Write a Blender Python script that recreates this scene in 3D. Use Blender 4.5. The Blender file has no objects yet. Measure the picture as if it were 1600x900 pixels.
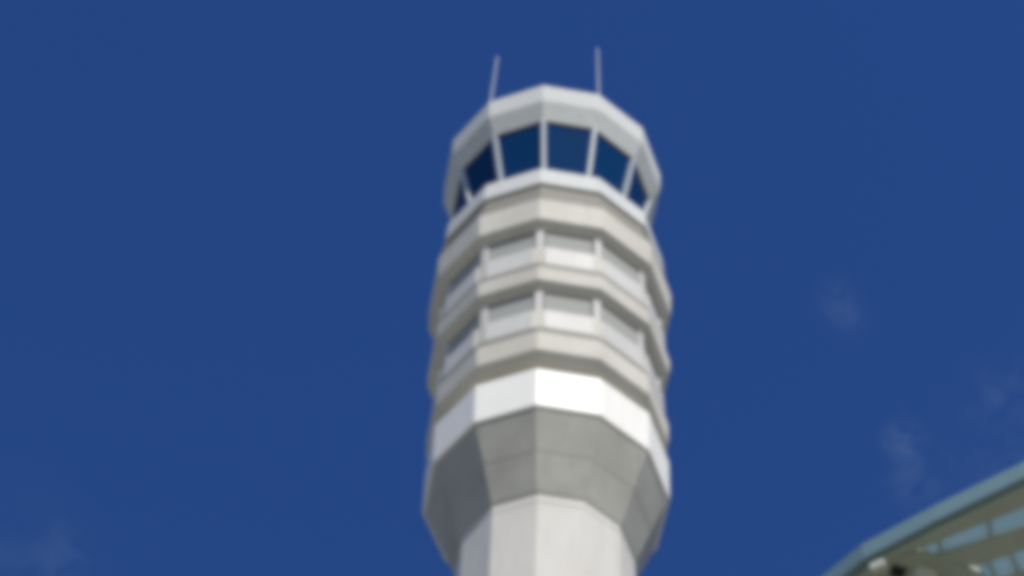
import bpy, bmesh, math, random
FW = 8.5      # soft lens / low resolution original
from math import sin, cos, radians, pi
from mathutils import Vector, Matrix
random.seed(4)
S = bpy.context.scene
COL = S.collection

# ------------------------------------------------------------------ materials
def mat(name):
    m = bpy.data.materials.new(name); m.use_nodes = True
    nt = m.node_tree
    return m, nt, nt.nodes['Principled BSDF']

def N(nt, kind, **kw):
    n = nt.nodes.new(kind)
    for k, v in kw.items():
        setattr(n, k, v)
    return n

def weathered(name, base, dirt, rough=.75, streak=.35, speck=.5, bump=.08, spec=.3):
    """painted / cast concrete: broad blotches, vertical rain streaks, fine grain"""
    m, nt, b = mat(name)
    tc = N(nt, 'ShaderNodeTexCoord')
    mp = N(nt, 'ShaderNodeMapping'); mp.inputs['Scale'].default_value = (2.2, 2.2, .16)
    nt.links.new(tc.outputs['Object'], mp.inputs['Vector'])
    st = N(nt, 'ShaderNodeTexNoise'); st.inputs['Scale'].default_value = 1.6; st.inputs['Detail'].default_value = 6
    nt.links.new(mp.outputs[0], st.inputs['Vector'])
    bl = N(nt, 'ShaderNodeTexNoise'); bl.inputs['Scale'].default_value = .45; bl.inputs['Detail'].default_value = 5
    nt.links.new(tc.outputs['Object'], bl.inputs['Vector'])
    gr = N(nt, 'ShaderNodeTexNoise'); gr.inputs['Scale'].default_value = 14; gr.inputs['Detail'].default_value = 3
    nt.links.new(tc.outputs['Object'], gr.inputs['Vector'])
    r1 = N(nt, 'ShaderNodeMapRange'); r1.inputs[1].default_value = .42; r1.inputs[2].default_value = .66
    r1.inputs[4].default_value = streak
    nt.links.new(st.outputs[0], r1.inputs[0])
    r2 = N(nt, 'ShaderNodeMapRange'); r2.inputs[1].default_value = .4; r2.inputs[2].default_value = .66
    r2.inputs[4].default_value = speck
    nt.links.new(bl.outputs[0], r2.inputs[0])
    ad = N(nt, 'ShaderNodeMath', operation='MAXIMUM')
    nt.links.new(r1.outputs[0], ad.inputs[0]); nt.links.new(r2.outputs[0], ad.inputs[1])
    mx = N(nt, 'ShaderNodeMix', data_type='RGBA')
    mx.inputs[6].default_value = (*base, 1); mx.inputs[7].default_value = (*dirt, 1)
    nt.links.new(ad.outputs[0], mx.inputs[0])
    nt.links.new(mx.outputs[2], b.inputs['Base Color'])
    b.inputs['Roughness'].default_value = rough
    b.inputs['Specular IOR Level'].default_value = spec
    bp = N(nt, 'ShaderNodeBump'); bp.inputs['Strength'].default_value = bump; bp.inputs['Distance'].default_value = .05
    nt.links.new(gr.outputs[0], bp.inputs['Height']); nt.links.new(bp.outputs[0], b.inputs['Normal'])
    return m

M = {}
M['concrete'] = weathered('precast_concrete', (.635, .61, .53), (.47, .445, .37))
M['shaft'] = weathered('shaft_concrete', (.625, .605, .55), (.52, .495, .435), streak=.5)
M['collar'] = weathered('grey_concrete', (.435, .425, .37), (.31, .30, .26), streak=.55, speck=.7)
M['white'] = weathered('white_paint', (.90, .88, .80), (.76, .74, .68), rough=.5, streak=.3, speck=.25, bump=.03)
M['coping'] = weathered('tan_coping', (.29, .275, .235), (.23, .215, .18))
M['recess'] = weathered('pale_panel', (.62, .61, .565), (.48, .47, .43), rough=.55)
M['pilaster'] = weathered('pale_pilaster', (.60, .585, .545), (.50, .48, .44))
M['metal'] = weathered('roof_metal', (.62, .63, .60), (.48, .49, .46), rough=.75, streak=.5, bump=.02, spec=.2)
M['mullion'] = weathered('mullion_metal', (.50, .55, .58), (.42, .46, .48), rough=.4, bump=.02)
M['teal'] = weathered('teal_metal', (.20, .315, .335), (.16, .245, .255), rough=.42, streak=.45, bump=.02, spec=.5)
M['olive'] = weathered('olive_soffit', (.50, .56, .45), (.34, .37, .30), rough=.6)
M['cream'] = weathered('cream_steel', (.66, .67, .55), (.52, .53, .43), rough=.5)
M['wall'] = weathered('terminal_wall', (.40, .39, .36), (.32, .31, .28))
M['ground'] = weathered('pale_pavement', (.25, .235, .185), (.17, .16, .125), rough=.9, streak=.0, speck=.9)

m, nt, b = mat('shadow_gap_black'); b.inputs['Base Color'].default_value = (.012, .013, .012, 1); b.inputs['Roughness'].default_value = .7
M['gap_shade'] = m
m, nt, b = mat('antenna_paint'); b.inputs['Base Color'].default_value = (.36, .40, .46, 1); b.inputs['Roughness'].default_value = .45
M['antenna'] = m
m, nt, b = mat('dark_interior'); b.inputs['Base Color'].default_value = (.035, .035, .04, 1); b.inputs['Roughness'].default_value = .8
M['interior'] = m

# tinted reflective cab glass
m, nt, b = mat('cab_glass')
b.inputs['Base Color'].default_value = (.006, .052, .165, 1); b.inputs['Roughness'].default_value = .06
b.inputs['IOR'].default_value = 1.3
tr = N(nt, 'ShaderNodeBsdfTransparent'); tr.inputs[0].default_value = (.12, .30, .52, 1)
ms = N(nt, 'ShaderNodeMixShader'); ms.inputs[0].default_value = .3
nt.links.new(b.outputs[0], ms.inputs[1]); nt.links.new(tr.outputs[0], ms.inputs[2])
nt.links.new(ms.outputs[0], nt.nodes['Material Output'].inputs['Surface'])
M['glass'] = m
# narrow window panes in the recesses
m, nt, b = mat('recess_glass')
b.inputs['Base Color'].default_value = (.34, .345, .32, 1); b.inputs['Roughness'].default_value = .8; b.inputs['Specular IOR Level'].default_value = .15
b.inputs['IOR'].default_value = 1.6
M['pane'] = m
# frosted skylight glass
m, nt, b = mat('frosted_glass')
b.inputs['Base Color'].default_value = (.17, .31, .37, 1); b.inputs['Roughness'].default_value = .3
nz = N(nt, 'ShaderNodeTexNoise'); nz.inputs['Scale'].default_value = 2.5; nz.inputs['Detail'].default_value = 5
tc = N(nt, 'ShaderNodeTexCoord'); nt.links.new(tc.outputs['Object'], nz.inputs['Vector'])
cr = N(nt, 'ShaderNodeMix', data_type='RGBA'); cr.inputs[6].default_value = (.40, .51, .55, 1); cr.inputs[7].default_value = (.50, .60, .62, 1)
nt.links.new(nz.outputs[0], cr.inputs[0])
tl = N(nt, 'ShaderNodeBsdfTranslucent'); nt.links.new(cr.outputs[2], tl.inputs[0])
ms = N(nt, 'ShaderNodeMixShader'); ms.inputs[0].default_value = .75
nt.links.new(b.outputs[0], ms.inputs[1]); nt.links.new(tl.outputs[0], ms.inputs[2])
nt.links.new(ms.outputs[0], nt.nodes['Material Output'].inputs['Surface'])
M['frosted'] = m

# ------------------------------------------------------------------ helpers
def obj(name, bm, material, parent=None, bevel=0):
    bmesh.ops.recalc_face_normals(bm, faces=bm.faces)
    me = bpy.data.meshes.new(name); bm.to_mesh(me); bm.free()
    me.materials.append(material)
    o = bpy.data.objects.new(name, me); COL.objects.link(o)
    if parent: o.parent = parent
    if bevel:
        mo = o.modifiers.new('soft_edges', 'BEVEL'); mo.width = bevel; mo.segments = 2; mo.limit_method = 'ANGLE'; mo.angle_limit = radians(20)
    return o

T0, NS = -7.0, 12
ANG = [radians(T0 + 30 * k) for k in range(NS)]
def pt(R, z, t): return Vector((R * sin(t), -R * cos(t), z))

def loft(profile, closed=False, cap_bottom=False, cap_top=False):
    """twelve-sided solid of revolution-like ring: profile of (R, z)"""
    bm = bmesh.new()
    rings = [[bm.verts.new(pt(R, z, t)) for t in ANG] for R, z in profile]
    seq = list(zip(rings, rings[1:])) + ([(rings[-1], rings[0])] if closed else [])
    for a, c in seq:
        for k in range(NS):
            j = (k + 1) % NS
            bm.faces.new((a[k], a[j], c[j], c[k]))
    if cap_bottom: bm.faces.new(list(reversed(rings[0])))
    if cap_top: bm.faces.new(rings[-1])
    return bm

def hexa(bm, lo, hi):
    """prism between two same-length loops"""
    a = [bm.verts.new(p) for p in lo]; c = [bm.verts.new(p) for p in hi]
    n = len(a)
    bm.faces.new(list(reversed(a))); bm.faces.new(c)
    for k in range(n):
        j = (k + 1) % n
        bm.faces.new((a[k], a[j], c[j], c[k]))

def facet_slab(k, R0, z0, R1, z1, thick, trim=0.0, inset=0.0):
    """flat slab on facet k between vertices k and k+1; trim = metres cut at both ends"""
    bm = bmesh.new()
    def edge(R, z):
        a, c = pt(R, z, ANG[k]), pt(R, z, ANG[(k + 1) % NS]); d = (c - a).normalized()
        return a + d * trim, c - d * trim
    n = pt(1, 0, (ANG[k] + radians(15)))
    a0, b0 = edge(R0, z0); a1, b1 = edge(R1, z1)
    outer = [a0, b0, b1, a1]; off = -n * inset
    hexa(bm, [p + off - n * thick for p in outer], [p + off for p in outer])
    return bm

def corner_post(k, R0, z0, R1, z1, w, depth):
    """upright post at vertex k, square-ish in plan, leaning if R0 != R1"""
    t = ANG[k]; r = pt(1, 0, t); s = Vector((cos(t), sin(t), 0))
    def sq(R, z):
        c = pt(R, z, t)
        return [c + s * w / 2, c - s * w / 2, c - s * w / 2 - r * depth, c + s * w / 2 - r * depth]
    bm = bmesh.new(); hexa(bm, sq(R0, z0), sq(R1, z1)); return bm

def tube(bm, p0, p1, r0, r1, n=10):
    p0, p1 = Vector(p0), Vector(p1); d = (p1 - p0).normalized()
    u = d.orthogonal().normalized(); v = d.cross(u)
    lo = [p0 + (u * cos(2 * pi * i / n) + v * sin(2 * pi * i / n)) * r0 for i in range(n)]
    hi = [p1 + (u * cos(2 * pi * i / n) + v * sin(2 * pi * i / n)) * r1 for i in range(n)]
    hexa(bm, lo, hi)

def thing(name, label, cat, loc):
    e = bpy.data.objects.new(name, None); COL.objects.link(e); e.location = loc
    e.empty_display_size = 1; e['label'] = label; e['category'] = cat
    return e

# ------------------------------------------------------------------ ground
bm = bmesh.new()
G = 6000
vs = [bm.verts.new((x, y, 0)) for x, y in ((-G, -G), (G, -G), (G, G), (-G, G))]; bm.faces.new(vs)
g = obj('ground', bm, M['ground']); g['kind'] = 'structure'

# ------------------------------------------------------------------ control tower
AX, AY = 1.591, 57.168
tower = thing('control_tower', 'tall pale twelve-sided airport control tower with banded upper floors, glazed cab and two rooftop antennas', 'control tower', (AX, AY, 0))
P = tower
# shaft, with shallow lift joints
prof = [(3.45, 0), (3.45, 1.2), (3.24, 1.35)]
z = 6.0
while z < 74:
    prof += [(3.24, z - .03), (3.205, z - .015), (3.205, z + .015), (3.24, z + .03)]; z += 6.8
prof += [(3.24, 74.9)]
obj('shaft', loft(prof), M['shaft'], P)
# flared collar
obj('flared_collar', loft([(3.242, 74.4), (3.31, 74.5), (3.865, 76.13), (3.855, 76.15), (3.865, 76.175), (3.885, 76.18), (4.50, 77.93), (4.50, 78.06), (3.0, 78.06)], cap_top=True), M['collar'], P, .02)
# white parapet band
obj('parapet', loft([(4.40, 77.97), (4.60, 78.0), (4.64, 80.30), (4.58, 80.40), (4.2, 80.40), (4.2, 77.97)], closed=True), M['white'], P, .025)
# core behind all the recesses
obj('core_wall', loft([(3.9, 80.0), (3.93, 94.0)], cap_bottom=True, cap_top=True), M['recess'], P)
# three projecting spandrel bands: (z bottom, z top, R bottom, R top)
BANDS = [(81.30, 82.75, 4.655, 4.695), (86.0, 87.12, 4.82, 4.89), (90.35, 92.1, 5.01, 5.08)]
COPE = [83.2, 87.58, 92.62]
for (z0, z1, r0, r1), zc in zip(BANDS, COPE):
    sp = obj('spandrel_band', loft([(3.95, z0 + .02), (r0 - .34, z0), (r0, z0 + .30), (r1, z1), (r1 - .06, z1 + .0), (3.95, z1)], closed=True), M['concrete'], P, .02)
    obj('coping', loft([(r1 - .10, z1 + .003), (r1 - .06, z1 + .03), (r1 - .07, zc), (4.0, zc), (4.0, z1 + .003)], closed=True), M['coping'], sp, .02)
# the recessed floors between the bands
LEV = [(83.2, 86.0, 4.30), (87.58, 90.35, 4.46)]
for z0, z1, R in LEV:
    for k in range(NS):
        # solid lower panel stepping out to a bright sill, dark ribbon window above it
        w = obj('window', facet_slab(k, R + .34, z0, R + .30, z0 + 1.30, .5, .24), M['recess'], P, .02)
        obj('pane', facet_slab(k, R + .10, z0 + 1.30, R + .10, z1 - .02, .1, .22), M['pane'], w)
        obj('pilaster', corner_post(k, R + .14, z0 + 1.28, R + .16, z1 + .03, .32, .35), M['pilaster'], P, .03)
        obj('corner_panel', corner_post(k, R + .22, z0, R + .22, z0 + 1.27, .46, .5), M['concrete'], P, .02)
# tan neck under the cab ledge
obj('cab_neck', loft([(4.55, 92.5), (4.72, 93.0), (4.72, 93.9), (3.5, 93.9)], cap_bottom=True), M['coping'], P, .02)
# cab ledge
obj('cab_ledge', loft([(4.55, 93.75), (4.86, 93.82), (4.76, 95.15), (4.70, 95.25), (3.5, 95.25), (3.5, 93.75)], closed=True), M['metal'], P, .03)
# cab floor and centre, ceiling
obj('cab_core', loft([(.9, 95.2), (.9, 100.14)], cap_top=True), M['interior'], P)
obj('cab_ceiling', loft([(0.05, 100.10), (4.15, 100.10), (4.15, 100.20), (.05, 100.20)], closed=True), M['interior'], P)
# consoles: a low dark ring desk
obj('console_desk', loft([(2.9, 95.26), (3.0, 96.35), (2.5, 96.5), (2.45, 95.26)], closed=True), M['interior'], P)
# glass panes and mullions, leaning outward
GR0, GZ0, GR1, GZ1 = 3.45, 95.25, 4.43, 100.10
for k in range(NS):
    obj('window_pane', facet_slab(k, GR0, GZ0, GR1, GZ1, .04, .02, .10), M['glass'], P)
    obj('mullion', corner_post(k, GR0 + .04, GZ0 - .02, GR1 + .04, GZ1 + .02, .18, .25), M['mullion'], P, .02)
# roof: sloping soffit, fascia, deck
obj('roof_soffit', loft([(4.25, 100.11), (4.42, 100.04), (4.85, 101.0), (4.20, 101.0)], closed=True), M['metal'], P, .02)
obj('roof_fascia', loft([(4.70, 100.96), (4.86, 101.02), (4.90, 102.35), (4.84, 102.50), (4.55, 102.50), (4.5, 100.96)], closed=True), M['metal'], P, .05)
obj('roof_deck', loft([(4.56, 102.2), (2.0, 102.6), (.02, 102.65)], cap_top=True), M['metal'], P)
# whip antennas on the parapet of the roof
for lab, (x0, y0), (x1, y1, z1) in (
        ('slim antenna leaning slightly inward', (-2.98, -3.05), (-2.72, -3.05, 108.55)),
        ('slim upright antenna', (1.93, -3.85), (1.90, -3.85, 108.25))):
    bm = bmesh.new(); tube(bm, (x0, y0, 102.3), (x1, y1, z1), .044, .034)
    a = obj('antenna', bm, M['antenna'], P); a['label'] = lab
    bm = bmesh.new(); tube(bm, (x0, y0, 102.2), (x0, y0, 102.95), .11, .09); obj('antenna_base', bm, M['metal'], a)

# ------------------------------------------------------------------ terminal building with glazed canopy
TX, TY = 8.0, 24.0
term = thing('terminal_building', 'terminal building corner with faceted canopy of teal strips and olive soffit panels', 'building', (TX, TY, 0))
def V(x, y, z): return Vector((x - TX, y - TY, z))
Zb, Zt = 29.58, 30.0
def strip(A, B, z0, z1):
    """slab between two plan polylines A and B of equal length"""
    bm = bmesh.new()
    sec = [[bm.verts.new(V(*a, z0)), bm.verts.new(V(*c, z0)), bm.verts.new(V(*c, z1)), bm.verts.new(V(*a, z1))] for a, c in zip(A, B)]
    for s0, s1 in zip(sec, sec[1:]):
        for k in range(4):
            j = (k + 1) % 4
            bm.faces.new((s0[k], s0[j], s1[j], s1[k]))
    bm.faces.new(sec[0]); bm.faces.new(list(reversed(sec[-1])))
    return bm
# plan polylines of the right-hand facet, from the hip corner rightward
E  = [(4.985, 21.625), (5.91, 20.90), (7.02, 20.11), (9.5, 18.65), (14.0, 16.2)]        # outer edge
F  = [(5.10, 21.66), (5.98, 20.98), (7.08, 20.20), (9.56, 18.74), (14.06, 16.3)]
U2 = [(5.76, 21.36), (6.21, 21.09), (7.02, 20.62), (9.6, 19.2), (14.2, 16.8)]
L2 = [(5.81, 21.56), (6.27, 21.35), (7.08, 20.95), (9.7, 19.5), (14.35, 17.1)]
U3 = [(6.55, 21.64), (6.85, 21.48), (7.12, 21.34), (9.85, 19.95), (14.5, 17.55)]
L3 = [(6.70, 21.94), (7.00, 21.79), (7.27, 21.66), (9.97, 20.2), (14.6, 17.8)]
U4 = [(7.3, 22.3), (7.5, 22.2), (7.7, 22.1), (10.2, 20.85), (14.85, 18.4)]
L4 = [(8.0, 25.6), (8.5, 25.4), (9.0, 25.1), (11.2, 23.9), (16.2, 21.2)]
def gap(A, B, s):       # pull both polylines together so that neighbours butt with a small joint
    out = []
    for a, c in zip(A, B):
        a, c = Vector(a), Vector(c); d = (c - a).normalized() * s
        out.append((tuple(a + d), tuple(c - d)))
    return [o[0] for o in out], [o[1] for o in out]
for A, B in ((F, U2), (L2, U3), (L3, U4), (U4, L4)):
    a, c = gap(A, B, .012)
    obj('soffit_panel', strip(a, c, Zb + .03, Zb + .15), M['olive'], term, .012)
for A, B in ((U2, L2), (U3, L3)):
    a, c = gap(A, B, .004)
    sk = obj('skylight_strip', strip(a, c, Zb + .10, Zb + .13), M['frosted'], term)
    # glazing bars across the strip
    for i in range(len(a) - 1):
        nb = max(1, int((Vector(a[i + 1]) - Vector(a[i])).length / 1.0))
        for q in range(nb):
            t = (q + .5) / nb
            p0 = Vector(a[i]).lerp(Vector(a[i + 1]), t); p1 = Vector(c[i]).lerp(Vector(c[i + 1]), t)
            d = (Vector(a[i + 1]) - Vector(a[i])).normalized() * .013
            quad = [tuple(p0 - d), tuple(p0 + d), tuple(p1 + d), tuple(p1 - d)]
            bm = bmesh.new()
            hexa(bm, [V(*w, Zb + .05) for w in quad], [V(*w, Zb + .16) for w in quad])
            obj('glazing_bar', bm, M['olive'], sk)
# left-hand facet
E2 = [(4.98, 21.628), (4.46, 22.25), (-3.0, 31.15)]
F2 = [(5.09, 21.68), (4.63, 22.34), (-2.83, 31.25)]
obj('canopy_fascia', strip(E2[:0:-1] + E, F2[:0:-1] + F, Zb + .09, Zt), M['teal'], term, .012)
I2 = [(5.25, 21.80), (4.95, 22.52), (-2.5, 31.45)]
a, c = gap(F2, I2, .012)
obj('soffit_panel', strip(a, c, Zb + .03, Zb + .15), M['olive'], term, .012)
J2 = [(7.30, 22.60), (8.0, 25.6), (1.0, 33.4)]
K2 = I2
obj('soffit_panel', strip(gap(K2, J2, .006)[0], J2, Zb + .03, Zb + .15), M['olive'], term, .012)
# hip beam and its end plates
bm = bmesh.new()
q = [(5.14, 21.66), (5.30, 21.56), (5.74, 21.42), (6.5, 21.70), (7.25, 22.25), (7.2, 22.5), (6.4, 22.35), (5.75, 22.2), (5.48, 21.88), (5.28, 21.83)]
hexa(bm, [V(*p, Zb + .02) for p in q], [V(*p, Zb + .2) for p in q])
hip = obj('hip_beam', bm, M['olive'], term, .012)
for (cx, cy, w, d, ang, dz) in ((5.18, 21.63, .22, .14, -35, .14), (5.83, 21.74, .30, .17, 18, .26)):
    bm = bmesh.new(); R_ = Matrix.Rotation(radians(ang), 2)
    q = [tuple(Vector((cx, cy)) + R_ @ Vector(v)) for v in ((-w/2, -d/2), (w/2, -d/2), (w/2, d/2), (-w/2, d/2))]
    hexa(bm, [V(*p, Zb - dz) for p in q], [V(*p, Zb + .03) for p in q])
    obj('end_plate', bm, M['cream'], hip, .015)
# near-black block in the soffit, its colour standing in for a shadow gap
bm = bmesh.new(); q = [(5.38, 21.64), (5.58, 21.70), (5.53, 21.88), (5.35, 21.82)]
hexa(bm, [V(*p, Zb - .02) for p in q], [V(*p, Zt - .1) for p in q])
obj('shadow_gap_block', bm, M['gap_shade'], term)
# body of the building, below and behind the canopy
W = [(0.4, 33.0), (7.8, 25.2), (16.0, 20.8), (40, 24), (46, 46), (10, 50)]
bm = bmesh.new(); hexa(bm, [V(*p, 0) for p in W], [V(*p, Zb + .05) for p in W]); obj('wall', bm, M['wall'], term)
for (pa, pb) in ((W[0], W[1]), (W[1], W[2])):
    pa, pb = Vector(pa), Vector(pb); d = (pb - pa).normalized(); n = Vector((d.y, -d.x))
    for fl in range(6):
        a0, b0 = pa + d * .8, pb - d * .8
        q = [tuple(a0 - n * .1), tuple(b0 - n * .1), tuple(b0 + n * .04), tuple(a0 + n * .04)]
        bm = bmesh.new(); hexa(bm, [V(*p, 1.2 + fl * 4.5) for p in q], [V(*p, 3.9 + fl * 4.5) for p in q]); obj('window', bm, M['pane'], term)
for (x, y) in ((6.9, 23.6), (11.0, 21.4), (3.0, 27.2)):
    bm = bmesh.new(); tube(bm, V(x, y, 0), V(x, y, Zb + .055), .28, .22, 16); obj('column', bm, M['cream'], term)

# ------------------------------------------------------------------ camera
PITCH, ROLL = radians(58), radians(2.4)
cam = bpy.data.cameras.new('camera'); co = bpy.data.objects.new('camera', cam); COL.objects.link(co)
F_ = Vector((0, cos(PITCH), sin(PITCH))); R0 = Vector((1, 0, 0)); U0 = Vector((0, -sin(PITCH), cos(PITCH)))
Rv = R0 * cos(ROLL) + U0 * sin(ROLL); Uv = -R0 * sin(ROLL) + U0 * cos(ROLL)
mw = Matrix((Rv, Uv, -F_)).transposed().to_4x4(); mw.translation = (0, 0, 1.7)
co.matrix_world = mw
cam.sensor_width = 36; cam.lens = 36 * 4000 / 1600; cam.clip_end = 20000
S.camera = co

# ------------------------------------------------------------------ light
SUN_EL, SUN_AZ = 46, 23         # azimuth measured from behind the camera, positive to the right
to_sun = Vector((sin(radians(SUN_AZ)) * cos(radians(SUN_EL)), -cos(radians(SUN_AZ)) * cos(radians(SUN_EL)), sin(radians(SUN_EL))))
sun = bpy.data.lights.new('sun', 'SUN'); sun.energy = 4.25; sun.angle = radians(.5); sun.color = (1, .95, .87)
so = bpy.data.objects.new('sun', sun); COL.objects.link(so)
so.rotation_euler = to_sun.to_track_quat('Z', 'Y').to_euler()

w = bpy.data.worlds.new('World'); S.world = w; w.use_nodes = True
nt = w.node_tree; bg = nt.nodes['Background']
sky = N(nt, 'ShaderNodeTexSky', sky_type='NISHITA'); sky.sun_disc = False
sky.sun_elevation = radians(SUN_EL); sky.sun_rotation = math.atan2(to_sun.x, to_sun.y)
sky.altitude = 300; sky.air_density = 1.0; sky.dust_density = .2; sky.ozone_density = 3.5
# faint wisps of high cloud, fixed directions in the sky
tc = N(nt, 'ShaderNodeTexCoord')
def ray(x, y): return (F_ + Rv * (x - 800) / 4000 + Uv * (450 - y) / 4000).normalized()
nz = N(nt, 'ShaderNodeTexNoise'); nz.inputs['Scale'].default_value = 60; nz.inputs['Detail'].default_value = 9; nz.inputs['Distortion'].default_value = 1.6; nz.inputs['Roughness'].default_value = .6
nt.links.new(tc.outputs['Generated'], nz.inputs['Vector'])
rr = N(nt, 'ShaderNodeMapRange'); rr.inputs[1].default_value = .36; rr.inputs[2].default_value = .68
nt.links.new(nz.outputs[0], rr.inputs[0])
acc = None
WISPS = [(1412, 685, .013, 1.0), (1425, 752, .014, .8), (1310, 470, .013, .5), (95, 868, .018, .35), (1560, 620, .02, .45), (1330, 500, .012, .25), (1700, 820, .09, .45), (-60, 960, .07, .40)]
for x, y, r, a in WISPS:
    d = N(nt, 'ShaderNodeVectorMath', operation='DISTANCE'); d.inputs[1].default_value = ray(x, y)
    nt.links.new(tc.outputs['Generated'], d.inputs[0])
    mr = N(nt, 'ShaderNodeMapRange', interpolation_type='SMOOTHSTEP'); mr.inputs[1].default_value = 0; mr.inputs[2].default_value = r
    mr.inputs[3].default_value = a; mr.inputs[4].default_value = 0
    nt.links.new(d.outputs['Value'], mr.inputs[0])
    if acc is None: acc = mr.outputs[0]
    else:
        ad = N(nt, 'ShaderNodeMath', operation='ADD'); nt.links.new(acc, ad.inputs[0]); nt.links.new(mr.outputs[0], ad.inputs[1]); acc = ad.outputs[0]
mu = N(nt, 'ShaderNodeMath', operation='MULTIPLY'); nt.links.new(acc, mu.inputs[0]); nt.links.new(rr.outputs[0], mu.inputs[1])
mk = N(nt, 'ShaderNodeMath', operation='MULTIPLY'); mk.inputs[1].default_value = .12; nt.links.new(mu.outputs[0], mk.inputs[0])
mx = N(nt, 'ShaderNodeMix', data_type='RGBA'); mx.inputs[7].default_value = (4, 5, 6.8, 1)
hs = N(nt, 'ShaderNodeHueSaturation'); hs.inputs['Hue'].default_value = .516; hs.inputs['Saturation'].default_value = 1.27; hs.inputs['Value'].default_value = 1.0
nt.links.new(sky.outputs[0], hs.inputs['Color'])
nt.links.new(mk.outputs[0], mx.inputs[0]); nt.links.new(hs.outputs[0], mx.inputs[6])
nt.links.new(mx.outputs[2], bg.inputs['Color'])
bg.inputs['Strength'].default_value = .105

# ------------------------------------------------------------------ picture
v = S.view_settings
v.view_transform = 'Standard'; v.look = 'None'; v.gamma = 1; v.use_curve_mapping = False; v.exposure = 0.0
S.render.engine = 'CYCLES'
S.cycles.use_denoising = True
S.cycles.max_bounces = 8
S.cycles.pixel_filter_type = 'BLACKMAN_HARRIS'; S.cycles.filter_width = FW
